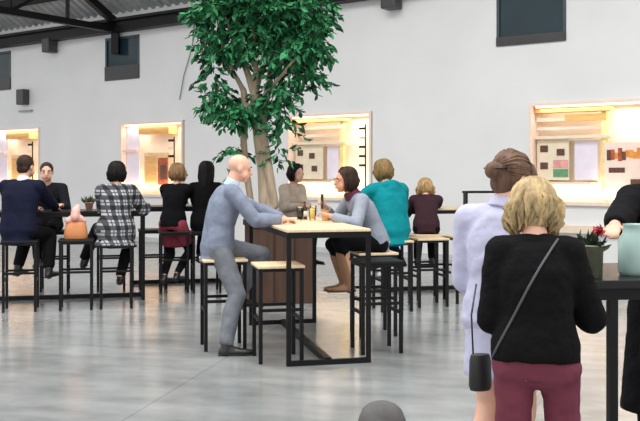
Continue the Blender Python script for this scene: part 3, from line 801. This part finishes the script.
# --- bent over the rear table
p = Person('sandy-haired person in dark maroon top bent over the rear table', (1.29, 10.92), yaw_of(.1, 1), 1.52, SKIN, sit=.775, lean=.42, hunch=.42, head=(.2, .35, 0), voxel=.009, fem=True,
           hands=((1.15, 11.52, 1.11), (1.5, 11.6, 1.11)), feet=((1.2, 11.1, .44), (1.38, 11.1, .44)))
p.trousers(DARKT, .010, .96); p.top('top', cloth('dark_maroon_top', (58, 38, 44)), .020, -.06, .95); p.shoes(SHOEB); p.hair('messy', hairm('sandy_hair', (172, 140, 96)))

# ------------------------------------------------------------------ potted tree
TB = at(262, 10.75)
tree_z = .92
pl = thing('tree_planter', 'dark brown square planter box holding the tall tree', 'planter', at(279, 10.72), GRID)
brown = mat('dark_brown_board', srgb(74, 50, 36), .55, 0, .2, 4, .05, 20, stretch=(6, 6, .6))
b = MB(); h = .36
b.box((-h, -h, 0), (h, h, .90)); obj('box', b, brown, pl, bevel=.008)
for i in range(1): pass
b = MB()
for lo, hi in (((-h-.02, -h-.02, .88), (h+.02, -h+.03, .95)), ((-h-.02, h-.03, .88), (h+.02, h+.02, .95)), ((-h-.02, -h+.03, .88), (-h+.03, h-.03, .95)), ((h-.03, -h+.03, .88), (h+.02, h-.03, .95))): b.box(lo, hi)
obj('rim', b, mat('brown_rim', srgb(60, 40, 30), .5), pl, bevel=.004)
b = MB()
for k in (-1, 1):
    for x in (-.12, .12): obj('batten', MB().box((x-.006, k*(h+.004)-.006, .02), (x+.006, k*(h+.004)+.006, .88)), mat('brown_seam', srgb(40, 27, 20), .6), pl)
sl = obj('soil', MB().lathe([(.01, .90), (.30, .90), (.30, .915), (.15, .93), (.01, .935)], n=20), mat('soil', srgb(60, 46, 36), .95, 0, .4, 30), pl, True)

tr = thing('indoor_tree', 'tall leafy green tree with pale twisted trunk in brown planter', 'tree', (TB.x, TB.y, .915))
bark = mat('pale_bark', srgb(168, 150, 128), .8, 0, .22, 9, .4, 30, stretch=(3, 3, .6))
S = 10.75/FPX
def tp(px, py, dy=0): return V(((px-262)*S, dy, EYE-(py-HORIZON)*S-.915))
b = MB()
trunks = [
 ([tp(268, 226), tp(266, 200, -.02), tp(264, 170, .02), tp(260, 140, 0), tp(258, 118, .02), tp(255, 96, .03)], [.100, .090, .082, .080, .080, .070]),
 ([tp(262, 226, -.05), tp(275, 205, -.08), tp(270, 175, -.09), tp(265, 145, -.05), tp(262, 115, -.03), tp(268, 92, -.05)], [.06, .055, .055, .052, .055, .048]),
 ([tp(258, 226, .06), tp(250, 200, .07), tp(245, 165, .08), tp(243, 140, .07), tp(246, 112, .06), tp(243, 90, .09)], [.045, .042, .042, .042, .045, .040])]
for pts, r in trunks: b.loft(pts, r, None, 12, True, True)
br = [([(255, 96, .03), (248, 75, .05), (236, 45, .1), (222, 10, .15)], .055), ([(255, 96, .03), (256, 70, 0), (254, 40, -.05), (250, -10, -.1)], .05),
      ([(268, 92, -.05), (272, 70, -.1), (282, 40, -.12), (298, 5, -.1)], .045), ([(243, 90, .09), (232, 70, .12), (222, 45, .2), (205, 15, .25)], .035),
      ([(268, 92, -.05), (285, 75, -.25), (305, 50, -.3), (322, 20, -.3)], .03), ([(255, 96, 0), (262, 60, .2), (275, 20, .4), (285, -30, .5)], .04),
      ([(245, 112, .06), (232, 108, .1), (218, 104, .1)], .018), ([(262, 115, 0), (275, 105, -.1), (288, 108, -.1)], .016), ([(243, 140, .07), (237, 150, .0), (234, 175, -.05)], .012), ([(262, 150, 0), (272, 152, -.08), (280, 152, -.1)], .012)]
for pts, r in br:
    pp = [tp(*q) for q in pts]; b.loft(pp, [r*(1-.75*i/(len(pp)-1)) for i in range(len(pp))], None, 9, True, True)
melt('trunk', b, bark, tr, .014, 2)
leaf_m = mat('green_leaf', srgb(46, 108, 70), .36, 0, .7, 3, random_island=(srgb(10, 38, 22), srgb(62, 146, 92)), spec=.22)
lf = MB(); rn = random.Random(11)
def leaf(p, d, L, w):
    d = d.normalized(); s = perp(d, (rn.uniform(-1, 1), rn.uniform(-1, 1), rn.uniform(-.3, .3))); n = d.cross(s)
    lf.add([p, p+d*L*.35+s*w+n*.012, p+d*L*.72+s*w*.75-n*.002, p+d*L-n*.02, p+d*L*.72-s*w*.75-n*.002, p+d*L*.35-s*w+n*.012, p+d*L*.4], [(0, 1, 6), (1, 2, 6), (2, 3, 6), (3, 4, 6), (4, 5, 6), (5, 0, 6)])
# foliage masses: px, py, depth offset, radii in px (x, y), depth radius m, number of sprigs
mass = [(224, 8, .1, 30, 24, .42, 130), (266, 0, 0, 36, 30, .5, 190), (300, 8, -.1, 26, 28, .42, 130), (314, 38, -.15, 13, 22, .25, 50), (255, -45, 0, 70, 40, .8, 240),
        (222, 42, .1, 22, 16, .32, 75), (288, 50, -.1, 24, 20, .36, 105), (212, 76, .1, 9, 18, .2, 20), (300, 78, -.1, 14, 14, .22, 26), (220, 100, .05, 13, 11, .2, 50), (244, 110, -.1, 16, 9, .2, 42),
        (274, 98, -.1, 13, 13, .2, 40), (252, 40, -.25, 18, 14, .2, 30), (236, 150, .0, 5, 10, .08, 7), (234, 182, .0, 4, 12, .06, 6), (278, 152, -.1, 6, 4, .06, 5), (283, 125, -.1, 10, 8, .1, 12)]
for (px, py_, dy, rx, ry, rd, n) in mass:
    for i in range(n):
        while True:
            q = V((rn.uniform(-1, 1), rn.uniform(-1, 1), rn.uniform(-1, 1)))
            if .15 < q.length < 1: break
        c = tp(px, py_, dy)+V((q.x*rx*S, q.y*rd, q.z*ry*S))
        d0 = V((q.x*1.0, q.y*1.0, q.z*.3-.45))+V((rn.uniform(-.5, .5), rn.uniform(-.5, .5), rn.uniform(-.3, .3))); d0.normalize()
        for k in range(rn.randint(6, 9)):
            t = k*.020; ln = rn.uniform(.075, .125)
            dd = d0+V((rn.uniform(-.9, .9), rn.uniform(-.9, .9), rn.uniform(-.9, .4)))
            leaf(c+d0*t*1.6, dd, ln, ln*.23)
obj('leaves', lf, leaf_m, tr, False)

# ------------------------------------------------------------------ things on the tables
def TN(x, y, z=TH): return A+VG*x+UG*y+V((0, 0, z))         # on the central table
GLASS = mat('clear_glass', (.97, .98, .98, 1), .02, 0, .01, trans=1.0)
GLASS.node_tree.nodes['Principled BSDF'].inputs['IOR'].default_value = 1.12
def tumbler(label, loc, r, h, liquid=None, fill=.7, name='drinking_glass', group='glasses on the central table'):
    t = thing(name, label, 'glass', loc, 0, group)
    obj('glass_wall', MB().lathe([(r*.80, 0), (r*.84, .004), (r, h), (r*.93, h), (r*.76, .012), (.001, .012)], n=20), GLASS, t, True)
    if liquid: obj('drink', MB().lathe([(.001, .0125), (r*.75, .0125), (r*(.75+.16*fill), h*fill), (.001, h*fill)], n=18), liquid, t, True)
    return t
tumbler('glass of dark cola on the central table', TN(.40, 1.42), .036, .125, mat('cola', srgb(50, 32, 26), .15), .82)
tumbler('glass of yellow juice on the central table', TN(.50, 1.34), .036, .115, mat('juice', srgb(244, 206, 110), .2), .85)
tumbler('glass of amber beer on the central table', TN(.57, 1.62), .034, .13, mat('beer', srgb(224, 168, 90), .2), .8)
def bottle(label, loc, m, lm, r=.03, h=.22, group=None):
    t = thing('bottle', label, 'bottle', loc)
    obj('bottle_body', MB().lathe([(.001, 0), (r, 0), (r, h*.58), (r*.85, h*.68), (r*.38, h*.8), (r*.36, h*.94), (.001, h*.94)], n=18), m, t, True)
    obj('bottle_label', MB().lathe([(r+.001, h*.18), (r+.001, h*.48)], n=18), lm, t, True)
    obj('cap', MB().lathe([(.001, h*.94), (r*.42, h*.94), (r*.42, h), (.001, h)], n=14), BLACK, t)
bottle('small brown bottle standing on the central table beside cola', TN(.47, 1.55), mat('brown_glass', srgb(64, 42, 30), .12), BEIGE, .026, .17)
t = thing('paper_plate', 'white plate near the bald man on the central table', 'plate', TN(.20, 1.10))
obj('dish', MB().lathe([(.001, .001), (.06, .001), (.10, .016), (.104, .016), (.062, .006), (.001, .006)], n=28), mat('white_china', (.8, .8, .79), .3), t, True)
obj('napkin', MB().box((-.05, -.035, .008), (.045, .04, .016)), mat('white_napkin', (.8, .79, .77), .9), t, bevel=.002)
tag(obj('paper_cup', MB().lathe([(.001, 0), (.028, 0), (.037, .095), (.039, .098), (.035, .098), (.026, .006), (.001, .006)], (*TN(.60, 1.25),), 20), mat('tan_cup', srgb(206, 168, 128), .7), None, True), 'tan paper cup on the central table', 'cup')

# left table: handbag on its stool, small potted plant
hbag = thing('handbag', 'orange-tan handbag with pink scarf on a bar stool at left', 'handbag', (-2.72, 10.03, .775), GRID+.1)
b = MB(); b.loft([(0, 0, .0), (0, 0, .06), (0, 0, .15), (0, 0, .20)], [(.125, .065), (.13, .07), (.115, .06), (.105, .03)], (1, 0, 0), 24)
obj('bag_body', b, mat('orange_tan_leather', srgb(206, 134, 84), .55, 0, .1, 10, .1, 30), hbag, True, .01)
hp_ = [V((-.07+.14*i/10, 0, .19+.16*math.sin(PI*i/10))) for i in range(11)]
obj('handle', MB().loft(hp_, [.007]*11, (0, 1, 0), 8), mat('tan_handle', srgb(170, 104, 66), .5), hbag, True)
b = MB(); b.loft([(-.09, -.02, .21), (-.02, .01, .24), (.05, -.01, .23), (.09, .0, .20)], [.03, .045, .04, .025], None, 12, True, True); b.loft([(-.01, -.03, .25), (0, .0, .32), (.02, .02, .36)], [.05, .05, .03], None, 12, True, True)
melt('scarf', b, cloth('pink_scarf', (226, 176, 166)), hbag, .009, 2, .01)
pt = thing('potted_plant', 'small green plant in blush pot on the left table', 'plant', (-2.75, 10.72, TH))
obj('pot', MB().lathe([(.001, 0), (.035, 0), (.05, .09), (.054, .09), (.054, .10), (.045, .10), (.04, .08), (.001, .08)], n=20), mat('blush_pot', srgb(226, 178, 160), .6), pt, True)
keep = lf; lf = MB()
for i in range(60):
    d = V((rn.uniform(-1, 1), rn.uniform(-1, 1), rn.uniform(.2, 1.2))); leaf(V((rn.uniform(-.02, .02), rn.uniform(-.02, .02), .085)), d, rn.uniform(.06, .11), .016)
obj('leaves', lf, mat('olive_leaf', srgb(92, 100, 62), .5, 0, .3, random_island=True), pt)

# rear right table: black frame stand
st = thing('table_stand', 'black open display stand on rear table beside woman in lilac', 'stand', (2.02, 11.72, TH), GRID)
b = MB(); b.box((-.14, -.02, .185), (.40, .10, .215)); obj('stand_top', b, BLACK, st)
b = MB(); b.box((-.13, -.01, 0), (-.105, .09, .185)); obj('upright', b, BLACK, st)
b = MB(); b.box((.36, -.01, 0), (.385, .09, .185)); obj('upright', b, BLACK, st)

# right foreground table
FT = V((1.09, 3.66, 0))
ft = thing('bar_table', 'black-topped bar table at right edge beside the blond woman', 'table', FT, GRID*.5, 'bar tables')
obj('tabletop', MB().box((0, 0, TH-.035), (1.3, .70, TH)), mat('black_laminate', (.008, .008, .009), .3, spec=.3), ft, bevel=.004)
b = MB()
for y in (.06, .64): b.box((.06, y-.02, TH-.085), (1.24, y+.02, TH-.035))
obj('top_frame', b, BLACK, ft)
for x in (.13, 1.2):
    for y in (.06, .64): obj('leg', MB().box((x-.018, y-.018, 0), (x+.018, y+.018, TH-.085)), BLACK, ft)
def FTp(x, y): return FT+Matrix.Rotation(GRID*.5, 3, 'Z')@V((x, y, TH))
def paper_cup(label, loc, m, r=.036, h=.10):
    t = thing('paper_cup', label, 'cup', loc, 0, 'cups on the black table')
    obj('cup_wall', MB().lathe([(.001, 0), (r*.75, 0), (r, h), (r*.9, h), (r*.7, .006), (.001, .006)], n=22), m, t, True)
    obj('cup_rim', MB().lathe([(r*.92, h-.003), (r*1.06, h-.003), (r*1.06, h+.004), (r*.92, h+.004), (r*.92, h-.003)], n=22), m, t, True)
WC = mat('white_paper', (.82, .82, .81), .6)
paper_cup('white paper cup nearest the blond woman on black table', FTp(.075, .29), WC, .042, .12)
paper_cup('white paper cup behind the metal pot on black table', FTp(.18, .46), WC, .04, .12)
pt = thing('flower_pot', 'grey-green metal pot with red flower on black table', 'plant', FTp(.065, .13))
obj('pot', MB().lathe([(.001, 0), (.05, 0), (.054, .13), (.058, .13), (.058, .137), (.05, .137), (.048, .11), (.001, .11)], n=26), mat('grey_green_tin', srgb(150, 152, 128), .35, .5, .15, 12), pt, True)
lf = MB()
for i in range(46):
    d = V((rn.uniform(-.8, 1), rn.uniform(-.6, .6), rn.uniform(.2, 1.0))); leaf(V((rn.uniform(-.03, .03), rn.uniform(-.03, .03), .115)), d, rn.uniform(.05, .10), .012)
obj('leaves', lf, mat('dark_leaf', srgb(44, 62, 44), .5, 0, .3, random_island=True), pt)
lf = MB()
for i in range(26):
    d = V((rn.uniform(-1, 1), rn.uniform(-1, 1), rn.uniform(-.3, 1))); leaf(V((.03, -.01, .19)), d, rn.uniform(.02, .035), .010)
obj('flower', lf, mat('red_petal', srgb(176, 52, 62), .5, 0, .25, random_island=True), pt)
obj('stem', MB().loft([(.0, 0, .11), (.02, -.005, .15), (.03, -.01, .19)], [.003]*3, None, 6), mat('dark_leaf', (0, 0, 0)), pt, True)
jar = thing('glass_jar', 'large pale mint glass jar at right end of black table', 'jar', FTp(.295, .18))
mint = mat('mint_glass', srgb(208, 234, 228), .12, 0, .06, 6, trans=.5)
obj('jar_wall', MB().lathe([(.001, 0), (.07, 0), (.078, .02), (.078, .15), (.06, .18), (.055, .21), (.060, .22), (.050, .22), (.048, .18), (.068, .145), (.068, .02), (.001, .012)], n=28), mint, jar, True)
# black handbag hanging in front of the lilac dress
hbg = thing('shoulder_bag', 'small black bag hanging beside the lilac dress', 'bag', (.655, 3.68, .615), .2)
b = MB(); b.loft([(0, 0, 0), (0, 0, .02), (0, 0, .12), (0, 0, .15)], [(.042, .025), (.048, .034), (.046, .03), (.04, .02)], (1, 0, 0), 20)
obj('bag_body', b, mat('black_grain_leather', (.014, .013, .014), .5), hbg, True, .006)
obj('strap', MB().loft([(-.03, 0, .14), (-.015, .06, .3), (.03, .12, .42)], [.004]*3, None, 6), mat('black_grain_leather', (0, 0, 0)), hbg, True)

# grey domed pouf at the bottom edge
pf = thing('footstool', 'round dark grey domed footstool on floor at bottom edge', 'footstool', at(382, 4.75))
obj('cushion', MB().lathe([(.001, .30), (.04, .297), (.075, .283), (.105, .255), (.125, .205), (.14, .12), (.14, .04), (.001, .04)], n=32), cloth('dark_grey_felt', (98, 96, 96), .95), pf, True)
obj('base', MB().lathe([(.001, 0), (.13, 0), (.13, .04), (.001, .04)], n=28), BLACK, pf)
